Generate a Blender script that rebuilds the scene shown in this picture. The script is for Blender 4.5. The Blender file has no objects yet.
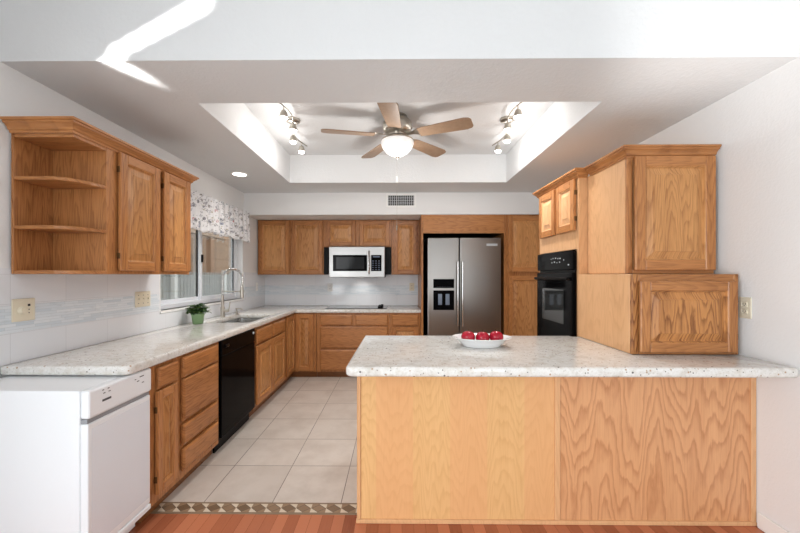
import bpy, bmesh, math, random
from mathutils import Vector, Matrix
random.seed(7)
S = bpy.context.scene
C = S.collection
PI = math.pi
R = math.radians

# ------------------------------------------------------------ camera, world, big lights, exposure
CAMZ = 1.366
YAW = R(.55)
FPX = 355.0
cam_d = bpy.data.cameras.new('camera'); cam = bpy.data.objects.new('camera', cam_d); C.objects.link(cam)
cam.location = (0, 0, CAMZ); cam.rotation_euler = (PI/2, 0, YAW)
cam_d.sensor_width = 36; cam_d.lens = FPX*36/800
cam_d.shift_x = (400-(396-FPX*math.tan(YAW)))/800
cam_d.shift_y = (275-266.5)/800
cam_d.clip_start = .05
S.camera = cam

W = bpy.data.worlds.new('world'); S.world = W; W.use_nodes = True
bg = W.node_tree.nodes['Background']; bg.inputs[0].default_value = (.96, .982, 1, 1); bg.inputs[1].default_value = 1.6

S.view_settings.view_transform = 'Standard'; S.view_settings.look = 'None'
S.view_settings.exposure = 0.42; S.view_settings.gamma = 1; S.view_settings.use_curve_mapping = False

def area(name, loc, target, sx, sy, power, col=(1, 1, 1), spread=180):
    l = bpy.data.lights.new(name, 'AREA'); l.shape = 'RECTANGLE'; l.size = sx; l.size_y = sy
    l.energy = power; l.color = col; l.spread = R(spread)
    o = bpy.data.objects.new(name, l); C.objects.link(o); o.location = loc
    o.rotation_euler = (Vector(target)-Vector(loc)).to_track_quat('-Z', 'Y').to_euler()
    return o
def point(name, loc, power, col=(1, .93, .82), rad=.04):
    l = bpy.data.lights.new(name, 'POINT'); l.energy = power; l.color = col; l.shadow_soft_size = rad
    o = bpy.data.objects.new(name, l); C.objects.link(o); o.location = loc; return o
def spot(name, loc, target, power, ang, blend=.5, col=(1, .93, .82), rad=.03):
    l = bpy.data.lights.new(name, 'SPOT'); l.energy = power; l.color = col; l.shadow_soft_size = rad
    l.spot_size = R(ang); l.spot_blend = blend
    o = bpy.data.objects.new(name, l); C.objects.link(o); o.location = loc
    o.rotation_euler = (Vector(target)-Vector(loc)).to_track_quat('-Z', 'Y').to_euler(); return o
# area lamps added in assumed, unseen door openings behind and left of the camera
COOL = (.93, .972, 1)
area('daylight_side_fill', (-1.95, -1.35, 1.15), (1.2, -1.0, .1), 2.4, 2.0, 96, COOL)
area('daylight_rear_fill', (1.5, -3.55, 1.15), (1.3, 4, -.6), .6, 2.0, 20, COOL)
# sunlight thrown up by a glossy surface on the left, a streak over header and ceiling
for i in range(8):
    u = i/7
    tx = (-1.40, 1.82-.07*u/.15, 2.43) if u < .15 else (-1.45+.46*(u-.15)/.85, 1.75, 2.44+.25*(u-.15)/.85)
    area('sun_bounce', (-1.92, .75, 2.14), tx, .05, .02, .115, (1, .99, .97), 4.5)
spot('sun_bounce', (1.1, .3, .5), (1.66, 1.75, 2.70), 120, 32, 1.0, (1, .99, .97), .1)

# ------------------------------------------------------------ node helpers
class NT:
    def __init__(s, name):
        s.m = bpy.data.materials.new(name); s.m.use_nodes = True; s.t = s.m.node_tree
        s.b = s.t.nodes['Principled BSDF']; s.out = s.t.nodes['Material Output']
    def n(s, typ, **k):
        nd = s.t.nodes.new(typ)
        for a, v in k.items(): setattr(nd, a, v)
        return nd
    def L(s, a, b): s.t.links.new(a, b)
    def put(s, sock, v):
        if hasattr(v, 'is_linked') or isinstance(v, bpy.types.NodeSocket): s.L(v, sock)
        else: sock.default_value = v
    def math(s, op, a, b=0.0, c=None):
        nd = s.n('ShaderNodeMath', operation=op); s.put(nd.inputs[0], a); s.put(nd.inputs[1], b)
        if c is not None: s.put(nd.inputs[2], c)
        return nd.outputs[0]
    def mix(s, f, a, b, mode='MIX'):
        nd = s.n('ShaderNodeMix', data_type='RGBA', blend_type=mode)
        s.put(nd.inputs[0], f); s.put(nd.inputs[6], a); s.put(nd.inputs[7], b); return nd.outputs[2]
    def ramp(s, f, stops, interp='LINEAR'):
        nd = s.n('ShaderNodeValToRGB'); nd.color_ramp.interpolation = interp
        e = nd.color_ramp.elements
        while len(e) < len(stops): e.new(.5)
        for i, (p, c) in enumerate(stops):
            e[i].position = p; e[i].color = c if isinstance(c, tuple) else (c, c, c, 1)
        s.put(nd.inputs[0], f); return nd.outputs[0]
    def noise(s, vec, scale, detail=3, rough=.5, dist=0):
        nd = s.n('ShaderNodeTexNoise'); nd.inputs['Scale'].default_value = scale; nd.inputs['Detail'].default_value = detail
        nd.inputs['Roughness'].default_value = rough; nd.inputs['Distortion'].default_value = dist
        if vec is not None: s.L(vec, nd.inputs['Vector'])
        return nd.outputs[0]
    def mapping(s, vec, loc=(0, 0, 0), rot=(0, 0, 0), sc=(1, 1, 1)):
        nd = s.n('ShaderNodeMapping'); s.L(vec, nd.inputs[0]); nd.inputs[1].default_value = loc
        nd.inputs[2].default_value = rot; nd.inputs[3].default_value = sc; return nd.outputs[0]
    def comb(s, x, y, z):
        nd = s.n('ShaderNodeCombineXYZ')
        for i, v in enumerate((x, y, z)): s.put(nd.inputs[i], v)
        return nd.outputs[0]
    def sep(s, v):
        nd = s.n('ShaderNodeSeparateXYZ'); s.L(v, nd.inputs[0]); return nd.outputs
    def obj(s): return s.n('ShaderNodeTexCoord').outputs['Object']
    def pos(s): return s.n('ShaderNodeNewGeometry').outputs['Position']
    def rnd(s): return s.n('ShaderNodeObjectInfo').outputs['Random']
    def bump(s, hgt, strength=.2, dist=.01):
        nd = s.n('ShaderNodeBump'); nd.inputs['Strength'].default_value = strength; nd.inputs['Distance'].default_value = dist
        s.L(hgt, nd.inputs['Height']); s.L(nd.outputs[0], s.b.inputs['Normal'])
    def set(s, **k):
        for a, v in k.items(): s.put(s.b.inputs[a.replace('_', ' ')], v)
        return s.m

def srgb(r, g, b):
    f = lambda c: (c/255/12.92) if c/255 <= .04045 else ((c/255+.055)/1.055)**2.4
    return (f(r), f(g), f(b), 1)
def plain(name, col, rough=.5, metal=0, **k):
    t = NT(name); t.set(Base_Color=col, Roughness=rough, Metallic=metal); t.set(**k); return t.m

def oak(name, axis, light, dark, cath=.35, contrast=1.0, freq=7.0, lat=7.0, amp=2.2, boards=0.0):
    """plain-sawn oak; axis = grain direction; nested long ellipses make the cathedral figure"""
    t = NT(name); o = t.obj(); r = t.rnd()
    x, y, z = t.sep(o)
    if axis == 'Z': g = z; a = t.math('ADD', x, y)
    elif axis == 'X': g = x; a = t.math('ADD', z, y)
    else: g = y; a = t.math('ADD', z, x)
    a0 = a
    off = t.math('MULTIPLY', r, 7.3)
    a = t.math('ADD', a, t.math('MULTIPLY', r, .37))
    hill = t.noise(t.comb(t.math('MULTIPLY', a, lat), t.math('MULTIPLY', g, .55), off), 1.0, 2, .45)
    fine = t.noise(t.comb(t.math('MULTIPLY', a, 45), t.math('MULTIPLY', g, 9), off), 1.0, 3)
    rr = t.math('ADD', t.math('MULTIPLY', t.math('ADD', g, t.math('MULTIPLY', hill, amp)), freq), t.math('MULTIPLY', fine, .9))
    ring = t.math('FRACT', rr)
    ring = t.ramp(ring, [(0, 0.0), (.45, .15), (.85, 1.0), (1, 0.0)])
    pores = t.noise(t.comb(t.math('MULTIPLY', a, 170), t.math('MULTIPLY', g, 5), off), 1.0, 3, .6)
    pores = t.ramp(pores, [(.45, 0.0), (.68, 1.0)])
    big = t.noise(t.comb(t.math('MULTIPLY', a, 14), t.math('MULTIPLY', g, .8), off), 1.0, 3)
    f = t.math('ADD', t.math('MULTIPLY', ring, cath), t.math('MULTIPLY', pores, .4*contrast))
    f = t.math('ADD', f, t.math('MULTIPLY', t.math('SUBTRACT', big, .5), .9*contrast))
    f = t.math('ADD', f, t.math('MULTIPLY', t.math('SUBTRACT', r, .5), .25))
    f = t.math('ADD', f, .05)
    col = t.mix(f, light, dark)
    if boards:
        k = t.math('FLOOR', t.math('DIVIDE', t.math('ADD', a0, 1.321+boards*10), boards))
        par = t.math('MODULO', k, 2.0)
        col = t.mix(t.math('MULTIPLY', t.math('SUBTRACT', 1.0, par), .42), col, srgb(224, 162, 116))
    t.set(Base_Color=col, Roughness=t.math('ADD', .30, t.math('MULTIPLY', pores, .1)))
    t.b.inputs['Specular IOR Level'].default_value = .4
    t.bump(pores, .06, .002)
    return t.m

OL, OD = srgb(190, 130, 78), srgb(116, 64, 30)
OAKZ = oak('oak_vertical', 'Z', OL, OD, .36, 1.0, 7, 8, 3.2)
PANL = oak('oak_panel', 'Z', srgb(206, 150, 94), srgb(138, 84, 42), .4, .9, 7, 7, 3.0)
OAKX = oak('oak_across', 'X', OL, OD, .25)
OAKY = oak('oak_lengthwise', 'Y', OL, OD, .25)
FIGZ = oak('oak_bold_figure', 'Z', srgb(196, 136, 80), srgb(112, 62, 28), .7, 1.0, 8, 9, 1.8)
VEN = oak('oak_veneer_pale', 'Z', srgb(222, 174, 128), srgb(186, 132, 88), .25, .6)
VENB = oak('oak_veneer_boards', 'Z', srgb(232, 188, 132), srgb(206, 154, 98), .3, .6, 9, 7, 2.0, .204)
VENF = oak('oak_veneer_flame', 'Z', srgb(222, 168, 122), srgb(178, 118, 76), .55, .6, 6, 4.2, 3.2)
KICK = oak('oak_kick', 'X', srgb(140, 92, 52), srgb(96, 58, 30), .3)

def wallmat(name, col, bscale=55, bs=.12):
    t = NT(name); n = t.noise(t.pos(), bscale, 4, .6)
    t.set(Base_Color=col, Roughness=.75); t.bump(t.ramp(n, [(.42, 0.0), (.6, 1.0)]), bs, .004); return t.m
WALL = wallmat('painted_wall', srgb(236, 236, 236))
CEIL = wallmat('textured_ceiling', srgb(224, 225, 226), 45, .2)
WHITE = plain('white_enamel', srgb(238, 241, 245), .3)
WHITEP = plain('white_paint', srgb(244, 244, 242), .45)
GREYP = plain('pale_grey_plastic', srgb(205, 208, 212), .4)
VINYL = plain('white_vinyl', srgb(236, 240, 246), .35)
BEIGE = plain('almond_plastic', srgb(228, 219, 197), .4)
DARK = plain('dark_slot', srgb(40, 38, 36), .6)
BLACK = plain('black_gloss', srgb(10, 10, 11), .08, 0, IOR=1.11)
BLACKM = plain('black_satin', srgb(14, 14, 15), .35, 0, IOR=1.2)
DGREY = plain('charcoal_marking', srgb(70, 74, 80), .5)
GLYPH = plain('pale_marking', srgb(190, 196, 200), .5)
NICKEL = plain('brushed_nickel', srgb(190, 184, 174), .28, 1)
CHROME = plain('bright_chrome', srgb(215, 215, 215), .12, 1)
HINGE = plain('antique_hinge', srgb(104, 80, 52), .4, .8)
PORC = plain('white_porcelain', srgb(244, 245, 246), .12)
POTG = plain('green_glaze', srgb(124, 156, 112), .3)
SOIL = plain('dark_soil', srgb(52, 40, 30), .9)

def steel(name, col, axis=2, rough=.3):
    t = NT(name); sc = [160, 160, 160]; sc[axis] = 1.2
    n = t.noise(t.mapping(t.pos(), sc=tuple(sc)), 1.0, 2)
    t.set(Base_Color=col, Metallic=1.0, Roughness=t.math('ADD', rough-.05, t.math('MULTIPLY', n, .12))); t.bump(n, .03, .001); return t.m
STEEL = steel('brushed_stainless', srgb(142, 139, 136))
STEELH = steel('brushed_stainless_across', srgb(176, 175, 174), 0)
SINKM = steel('sink_stainless', srgb(190, 190, 188), 1, .22)

def granite():
    t = NT('white_granite'); p = t.pos()
    base = t.ramp(t.noise(p, 14, 4, .65), [(.32, srgb(208, 204, 197)), (.5, srgb(230, 229, 226)), (.7, srgb(211, 206, 197))])
    vein = t.ramp(t.noise(t.mapping(p, rot=(0, 0, .5), sc=(14, 40, 26)), 1.0, 5, .65), [(.52, 0.0), (.7, 1.0)])
    c = t.mix(t.math('MULTIPLY', vein, .32), base, srgb(186, 172, 152))
    gr = t.ramp(t.noise(p, 95, 3, .7), [(.56, 0.0), (.66, 1.0)])
    c = t.mix(t.math('MULTIPLY', gr, .4), c, srgb(168, 162, 154))
    for sc, th, pk, cc in ((75, .27, .10, srgb(104, 96, 90)), (34, .17, .09, srgb(60, 54, 54)), (60, .3, .1, srgb(176, 146, 118))):
        vo = t.n('ShaderNodeTexVoronoi'); vo.inputs['Scale'].default_value = sc; t.L(p, vo.inputs['Vector'])
        sp = t.math('MULTIPLY', t.math('LESS_THAN', vo.outputs['Distance'], th), t.math('LESS_THAN', t.sep(vo.outputs['Color'])[0], pk))
        c = t.mix(t.math('MULTIPLY', sp, .85), c, cc)
    t.set(Base_Color=c, Roughness=.1); return t.m
GRAN = granite()

def floor_tile():
    t = NT('floor_tile'); p = t.pos()
    br = t.n('ShaderNodeTexBrick', offset=0.0, squash=1.0)
    t.L(t.mapping(p, loc=(.329+.413*10, -2.122+.413*10, 0)), br.inputs['Vector'])
    for k, v in (('Scale', 1.0), ('Brick Width', .413), ('Row Height', .413), ('Mortar Size', .0026), ('Mortar Smooth', .1), ('Bias', 0.0)): br.inputs[k].default_value = v
    br.inputs['Color1'].default_value = srgb(218, 209, 200); br.inputs['Color2'].default_value = srgb(206, 196, 187); br.inputs['Mortar'].default_value = srgb(112, 100, 92)
    cl = t.noise(p, 4, 5, .6)
    c = t.mix(t.math('MULTIPLY', t.ramp(cl, [(.4, 0.0), (.68, 1.0)]), .5), br.outputs[0], srgb(182, 168, 156))
    t.set(Base_Color=c, Roughness=.42); t.bump(br.outputs['Fac'], -.3, .003); return t.m
def floor_wood():
    t = NT('cherry_plank'); x, y, z = t.sep(t.pos())
    br = t.n('ShaderNodeTexBrick', offset=.37, squash=1.0, offset_frequency=2)
    t.L(t.comb(t.math('ADD', y, 20), t.math('ADD', x, 20), 0.0), br.inputs['Vector'])
    for k, v in (('Scale', 1.0), ('Brick Width', .9), ('Row Height', .064), ('Mortar Size', .0008), ('Bias', 0.0)): br.inputs[k].default_value = v
    br.inputs['Color1'].default_value = srgb(194, 122, 90); br.inputs['Color2'].default_value = srgb(130, 68, 46); br.inputs['Mortar'].default_value = srgb(84, 40, 24)
    st = t.noise(t.comb(t.math('MULTIPLY', x, 90), t.math('MULTIPLY', y, 5), 0.0), 1.0, 4)
    c = t.mix(t.math('MULTIPLY', st, .5), br.outputs[0], srgb(196, 120, 82))
    t.set(Base_Color=c, Roughness=.25); return t.m
def border_mat(y0, y1):
    t = NT('mosaic_border'); x, y, z = t.sep(t.pos()); p = .088
    a = t.math('ABSOLUTE', t.math('SUBTRACT', t.math('FRACT', t.math('DIVIDE', t.math('ADD', x, 10), p)), .5))
    b0 = t.math('DIVIDE', t.math('SUBTRACT', y, (y0+y1)/2), (y1-y0)*.68)
    b = t.math('ABSOLUTE', b0)
    d = t.math('LESS_THAN', t.math('ADD', a, b), .46)
    wn = t.n('ShaderNodeTexWhiteNoise', noise_dimensions='1D'); t.L(t.math('FLOOR', t.math('DIVIDE', t.math('ADD', x, 10), p)), wn.inputs['W'])
    up = t.math('GREATER_THAN', b0, 0.0)
    c1 = t.mix(wn.outputs[0], srgb(112, 88, 66), srgb(150, 122, 96))
    par = t.math('MODULO', t.math('FLOOR', t.math('DIVIDE', t.math('ADD', x, 10), p/2)), 2.0)
    par = t.math('ABSOLUTE', t.math('SUBTRACT', par, up))
    c2 = t.mix(par, srgb(214, 200, 180), srgb(150, 124, 98))
    c = t.mix(d, c2, c1)
    gl = t.math('LESS_THAN', t.math('ABSOLUTE', t.math('SUBTRACT', t.math('ADD', a, b), .46)), .03)
    c = t.mix(gl, c, srgb(96, 80, 66))
    e = t.math('GREATER_THAN', b, .5/.68*.72)
    c = t.mix(e, c, srgb(136, 114, 92))
    t.set(Base_Color=c, Roughness=.4); return t.m
def splash():
    t = NT('white_wall_tile'); x, y, z = t.sep(t.pos())
    br = t.n('ShaderNodeTexBrick', offset=0.0)
    t.L(t.comb(t.math('ADD', t.math('ADD', x, y), 20), t.math('ADD', z, -.914+.152*20), 0.0), br.inputs['Vector'])
    for k, v in (('Scale', 1.0), ('Brick Width', .305), ('Row Height', .152), ('Mortar Size', .0012), ('Mortar Smooth', .3)): br.inputs[k].default_value = v
    br.inputs['Color1'].default_value = srgb(236, 238, 242); br.inputs['Color2'].default_value = srgb(232, 235, 240); br.inputs['Mortar'].default_value = srgb(212, 214, 218)
    t.set(Base_Color=br.outputs[0], Roughness=.18); return t.m
def glassband():
    t = NT('glass_mosaic'); x, y, z = t.sep(t.pos())
    br = t.n('ShaderNodeTexBrick', offset=.41, offset_frequency=2, squash=.6, squash_frequency=3)
    t.L(t.comb(t.math('ADD', t.math('ADD', x, y), 20), t.math('ADD', z, -1.07+.0155*100), 0.0), br.inputs['Vector'])
    for k, v in (('Scale', 1.0), ('Brick Width', .15), ('Row Height', .0155), ('Mortar Size', .0008)): br.inputs[k].default_value = v
    br.inputs['Color1'].default_value = srgb(234, 239, 244); br.inputs['Color2'].default_value = srgb(212, 222, 230); br.inputs['Mortar'].default_value = srgb(206, 212, 216)
    n = t.ramp(t.noise(t.mapping(t.pos(), sc=(14, 14, 110)), 1.0, 2), [(.58, 0.0), (.72, 1.0)])
    c = t.mix(t.math('MULTIPLY', n, .25), br.outputs[0], srgb(180, 192, 200))
    t.set(Base_Color=c, Roughness=.1); return t.m
TILE, WOODF, SPL, BAND = floor_tile(), floor_wood(), splash(), glassband()

def emit(name, col, s):
    t = NT(name); t.set(Base_Color=(.9, .9, .9, 1)); t.b.inputs['Emission Color'].default_value = col; t.b.inputs['Emission Strength'].default_value = s; return t.m
BULB = emit('lit_bulb', (1, .95, .88, 1), 9)
DOWN = emit('lit_lens', (1, .96, .9, 1), 6)
GLOBE = emit('lit_frosted_glass', (1, .97, .92, 1), .22)
def glass(name, tint, refl=.06):
    t = NT(name); tr = t.n('ShaderNodeBsdfTransparent'); tr.inputs[0].default_value = tint
    gl = t.n('ShaderNodeBsdfGlossy'); gl.inputs['Roughness'].default_value = .0
    lw = t.n('ShaderNodeLayerWeight'); lw.inputs[0].default_value = .25
    mx = t.n('ShaderNodeMixShader'); t.L(t.math('ADD', t.math('MULTIPLY', lw.outputs['Fresnel'], .5), refl), mx.inputs[0])
    t.L(tr.outputs[0], mx.inputs[1]); t.L(gl.outputs[0], mx.inputs[2]); t.L(mx.outputs[0], t.out.inputs[0]); return t.m
PANE = glass('window_glass', (.93, .95, .95, 1))

# ------------------------------------------------------------ mesh helpers
def link_mesh(name, bm, mats, parent=None, smooth=None):
    bmesh.ops.recalc_face_normals(bm, faces=bm.faces[:])
    me = bpy.data.meshes.new(name)
    if parent is not None:
        w = parent; off = Vector((0, 0, 0))
        while w is not None: off += w.location; w = w.parent
        bmesh.ops.translate(bm, vec=-off, verts=bm.verts[:])
    bm.to_mesh(me); bm.free()
    for m in (mats if isinstance(mats, (list, tuple)) else [mats]): me.materials.append(m)
    o = bpy.data.objects.new(name, me); C.objects.link(o)
    if parent is not None: o.parent = parent
    if smooth is not None:
        for p in me.polygons: p.use_smooth = True
        try: me.set_sharp_from_angle(angle=R(smooth))
        except Exception: pass
    return o
def bx(bm, x0, x1, y0, y1, z0, z1, bev=0, mi=0, seg=1):
    old = set(bm.faces)
    g = bmesh.ops.create_cube(bm, size=1)
    vs = g['verts']
    for v in vs:
        v.co = Vector(((x0+x1)/2+v.co.x*(x1-x0), (y0+y1)/2+v.co.y*(y1-y0), (z0+z1)/2+v.co.z*(z1-z0)))
    fs = set(f for v in vs for f in v.link_faces)
    if bev:
        es = set(e for v in vs for e in v.link_edges)
        r = bmesh.ops.bevel(bm, geom=list(es), offset=bev, segments=seg, affect='EDGES', profile=.5)
    for f in bm.faces:
        if f not in old: f.material_index = mi
def box(name, x0, x1, y0, y1, z0, z1, m, parent=None, bev=.002, seg=1):
    bm = bmesh.new(); bx(bm, min(x0, x1), max(x0, x1), min(y0, y1), max(y0, y1), min(z0, z1), max(z0, z1), bev, 0, seg)
    return link_mesh(name, bm, m, parent)
def lathe(bm, prof, c, seg=32, mi=0, axis='Z', sx=1, sy=1):
    rings = []
    for r, z in prof:
        if r < 1e-5:
            rings.append([bm.verts.new((0, 0, z))])
        else:
            rings.append([bm.verts.new((r*math.cos(2*PI*k/seg)*sx, r*math.sin(2*PI*k/seg)*sy, z)) for k in range(seg)])
    fs = []
    for a, b in zip(rings, rings[1:]):
        for k in range(seg):
            k2 = (k+1) % seg
            if len(a) == 1 and len(b) == 1: continue
            if len(a) == 1: fs.append(bm.faces.new((a[0], b[k], b[k2])))
            elif len(b) == 1: fs.append(bm.faces.new((a[k], a[k2], b[0])))
            else: fs.append(bm.faces.new((a[k], a[k2], b[k2], b[k])))
    for f in fs: f.material_index = mi
    M = Matrix()
    if axis == 'X': M = Matrix.Rotation(PI/2, 4, 'Y')
    if axis == '-X': M = Matrix.Rotation(-PI/2, 4, 'Y')
    if axis == '-Y': M = Matrix.Rotation(PI/2, 4, 'X')
    M = Matrix.Translation(c) @ M
    for rg in rings:
        for v in rg: v.co = M @ v.co
    return [v for rg in rings for v in rg]
def tube(bm, pts, rad, seg=10, mi=0):
    pts = [Vector(p) for p in pts]; n = len(pts); rings = []
    up = None
    for i, p in enumerate(pts):
        d = (pts[min(i+1, n-1)]-pts[max(i-1, 0)]).normalized()
        if up is None:
            up = d.orthogonal().normalized()
        else:
            up = (up-d*up.dot(d)).normalized()
        s = d.cross(up); r = rad(i/(n-1)) if callable(rad) else rad
        rings.append([bm.verts.new(p+(up*math.cos(2*PI*k/seg)+s*math.sin(2*PI*k/seg))*r) for k in range(seg)])
    for a, b in zip(rings, rings[1:]):
        for k in range(seg):
            bm.faces.new((a[k], a[(k+1) % seg], b[(k+1) % seg], b[k])).material_index = mi
    bm.faces.new(rings[0]).material_index = mi; bm.faces.new(rings[-1]).material_index = mi
def slab(outline, holes, t0, t1, mapf, bev=0, seg=3, bevel_side=1):
    """2-D outline with holes extruded from t0 to t1; mapf(a, b, t) gives the point"""
    bm = bmesh.new(); loops = []
    for lp in [outline]+holes:
        vs = [bm.verts.new((a, b, 0)) for a, b in lp]
        for i in range(len(vs)): bm.edges.new((vs[i], vs[(i+1) % len(vs)]))
        loops.append(vs)
    if holes: bmesh.ops.triangle_fill(bm, edges=bm.edges[:], use_beauty=True)
    else: bm.faces.new(loops[0])
    bmesh.ops.recalc_face_normals(bm, faces=bm.faces[:])
    base = bm.faces[:]
    for v in bm.verts: v.co.z = t0
    r = bmesh.ops.extrude_face_region(bm, geom=base)
    nv = [g for g in r['geom'] if isinstance(g, bmesh.types.BMVert)]
    for v in nv: v.co.z = t1
    if not any(f in bm.faces for f in base): pass
    bm.edges.ensure_lookup_table()
    if bev:
        es = [e for e in bm.edges if len(e.link_faces) == 2 and abs(abs(e.verts[0].co.z-t1)) < 1e-6 and abs(e.verts[1].co.z-t1) < 1e-6 and e.calc_face_angle(0) > .5]
        es += [e for e in bm.edges if len(e.link_faces) == 2 and abs(e.verts[0].co.z-t0) < 1e-6 and abs(e.verts[1].co.z-t0) < 1e-6 and e.calc_face_angle(0) > .5]
        bmesh.ops.bevel(bm, geom=es, offset=bev, segments=seg, affect='EDGES', profile=.5)
    for v in bm.verts: v.co = Vector(mapf(v.co.x, v.co.y, v.co.z))
    return bm
XY = lambda a, b, t: (a, b, t)
YZ = lambda a, b, t: (t, a, b)
XZ = lambda a, b, t: (a, t, b)
def rect(a0, a1, b0, b1): return [(a0, b0), (a1, b0), (a1, b1), (a0, b1)]
def sweep(path, prof):
    """profile (out, z) along an XY polyline with mitred corners; out is to the right of travel"""
    bm = bmesh.new(); P = [Vector(p) for p in path]; rings = []
    for i, p in enumerate(P):
        ns = []
        if i > 0: d = (P[i]-P[i-1]).normalized(); ns.append(Vector((d.y, -d.x)))
        if i < len(P)-1: d = (P[i+1]-P[i]).normalized(); ns.append(Vector((d.y, -d.x)))
        if len(ns) == 2:
            m = (ns[0]+ns[1]).normalized(); m = m/max(.2, m.dot(ns[0]))
        else: m = ns[0]
        rings.append([bm.verts.new((p.x+m.x*o, p.y+m.y*o, z)) for o, z in prof])
    n = len(prof)
    for i, (a, b) in enumerate(zip(rings, rings[1:])):
        d = P[i+1]-P[i]; mi = 0 if abs(d.x) > abs(d.y) else 1
        for k in range(n): bm.faces.new((a[k], a[(k+1) % n], b[(k+1) % n], b[k])).material_index = mi
    bm.faces.new(rings[0]); bm.faces.new(rings[-1])
    return bm

def tag(o, label=None, cat=None, group=None, kind=None):
    if label: o['label'] = label
    if cat: o['category'] = cat
    if group: o['group'] = group
    if kind: o['kind'] = kind
    return o
def thing(name, loc, label, cat, group=None):
    o = bpy.data.objects.new(name, None); C.objects.link(o); o.location = loc; o.empty_display_size = .1
    return tag(o, label, cat, group)
def struct(o): o['kind'] = 'structure'; return o

# ------------------------------------------------------------ the setting
XL, XR, YB, ZC = -1.973, 1.965, 5.31, 2.43
YH = 1.75                                            # header between the kitchen and the near room
WY0, WY1, WZ0, WZ1 = 2.955, 4.55, 1.065, 2.03          # kitchen window
struct(box('floor', XL-.2, XR+.2, 2.122, YB+.2, -.06, 0, TILE, bev=0))
struct(box('floor_near', XL-.2, XR+.2, -3.6, .9, -.06, 0, plain('neutral_bounce_floor', srgb(150, 147, 142), .95), bev=0))  # unseen neutral floor, added to cut the wood's warm bounce
struct(box('floor_wood', XL-.2, XR+.2, .9, 2.018, -.06, 0, WOODF, bev=0))
struct(box('trim_1', XL, XR, 2.019, 2.121, -.06, .003, border_mat(2.019, 2.121), bev=.001))
struct(link_mesh('wall_left', slab(rect(-3.6, YB+.1, 0, 3.32), [rect(WY0, WY1, WZ0, WZ1), rect(-2.6, -.1, .02, 2.15)], XL-.14, XL, YZ), WALL))
struct(link_mesh('wall_rear', slab(rect(XL-.14, XR+.14, 0, 3.32), [rect(1.2, 1.8, .02, 2.15)], -3.74, -3.6, XZ), WALL))  # narrow opening added, sized for the refrigerator's bright reflection
struct(box('wall_right', XR, XR+.14, -3.6, YB+.1, 0, 3.32, WALL, bev=0))
struct(box('wall_back', XL, XR, YB, YB+.1, 0, 2.78, WALL, bev=0))
TX0, TX1, TY0, TY1, TZ = -1.225, 1.265, 2.19, 4.085, 2.75
struct(link_mesh('ceiling', slab(rect(XL, XR, YH, YB), [rect(TX0, TX1, TY0, TY1)], ZC, TZ, XY), CEIL))
struct(box('ceiling_tray', XL, XR, YH+.12, YB, TZ, TZ+.05, CEIL, bev=0))
struct(box('wall_header', XL, XR, YH, YH+.12, TZ, 3.32, CEIL, bev=0))
struct(box('ceiling_near', XL, XR, -3.6, YH, 3.3, 3.36, CEIL, bev=0))
struct(box('ceiling_soffit', XL, XR, 4.59, YB, 2.148, ZC, WALL, bev=0))
struct(box('baseboard_right', XR-.013, XR, -3.6, 1.94, 0, .085, WHITEP, bev=.004))
# tiled backsplash, mosaic strip
SX = XL+.01
bm = bmesh.new()
bx(bm, XL+.0005, SX, 1.70, WY0-.03, .914, 1.40); bx(bm, XL+.0005, SX, WY0-.03, WY1+.03, .914, WZ0-.025); bx(bm, XL+.0005, SX, WY1+.03, YB, .914, 1.40)
struct(link_mesh('wall_backsplash_left', bm, SPL))
struct(box('wall_backsplash_back', SX, .34, YB-.01, YB-.0005, .914, 1.40, SPL, bev=0))
bm = bmesh.new()
bx(bm, SX, SX+.003, 1.70, WY0-.03, 1.07, 1.21); bx(bm, SX, SX+.003, WY1+.03, YB-.01, 1.07, 1.21)
struct(link_mesh('trim_2', bm, BAND))
struct(box('trim_3', SX+.003, .34, YB-.013, YB-.01, 1.07, 1.21, BAND, bev=0))
# window
GX = XL-.10
bm = bmesh.new()
for (y0, y1, z0, z1) in ((WY0, WY0+.045, WZ0, WZ1), (WY1-.045, WY1, WZ0, WZ1), (WY0+.045, WY1-.045, WZ0, WZ0+.04), (WY0+.045, WY1-.045, WZ1-.04, WZ1)): bx(bm, GX-.03, GX+.03, y0, y1, z0, z1, .003)
wf = struct(link_mesh('window_1', bm, VINYL)); ymid = 3.72
def sash(y0, y1, x, handle):
    bm = bmesh.new(); w = .035
    for (a0, a1, z0, z1) in ((y0, y0+w, WZ0+.04, WZ1-.04), (y1-w, y1, WZ0+.04, WZ1-.04), (y0+w, y1-w, WZ0+.04, WZ0+.075), (y0+w, y1-w, WZ1-.075, WZ1-.04)): bx(bm, x-.012, x+.012, a0, a1, z0, z1, .002)
    s = link_mesh('sash', bm, VINYL, wf)
    link_mesh('pane', (lambda b: (bx(b, x-.003, x+.003, y0+w, y1-w, WZ0+.075, WZ1-.075), b)[1])(bmesh.new()), PANE, s)
    bm = bmesh.new()
    for a in (y0+w, y1-w-.008): bx(bm, x-.006, x+.006, a, a+.008, WZ0+.075, WZ1-.075)
    link_mesh('gasket', bm, BLACKM, s)
    if handle: box('sash_latch', x+.012, x+.03, y0+.008, y0+.028, 1.50, 1.58, BLACKM, s)
sash(WY0+.045, ymid+.02, GX-.013, False); sash(ymid-.02, WY1-.045, GX+.013, True)
box('sill', GX+.03, XL+.013, WY0-.012, WY1+.012, WZ0-.022, WZ0, WHITEP, wf, .003)

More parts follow.
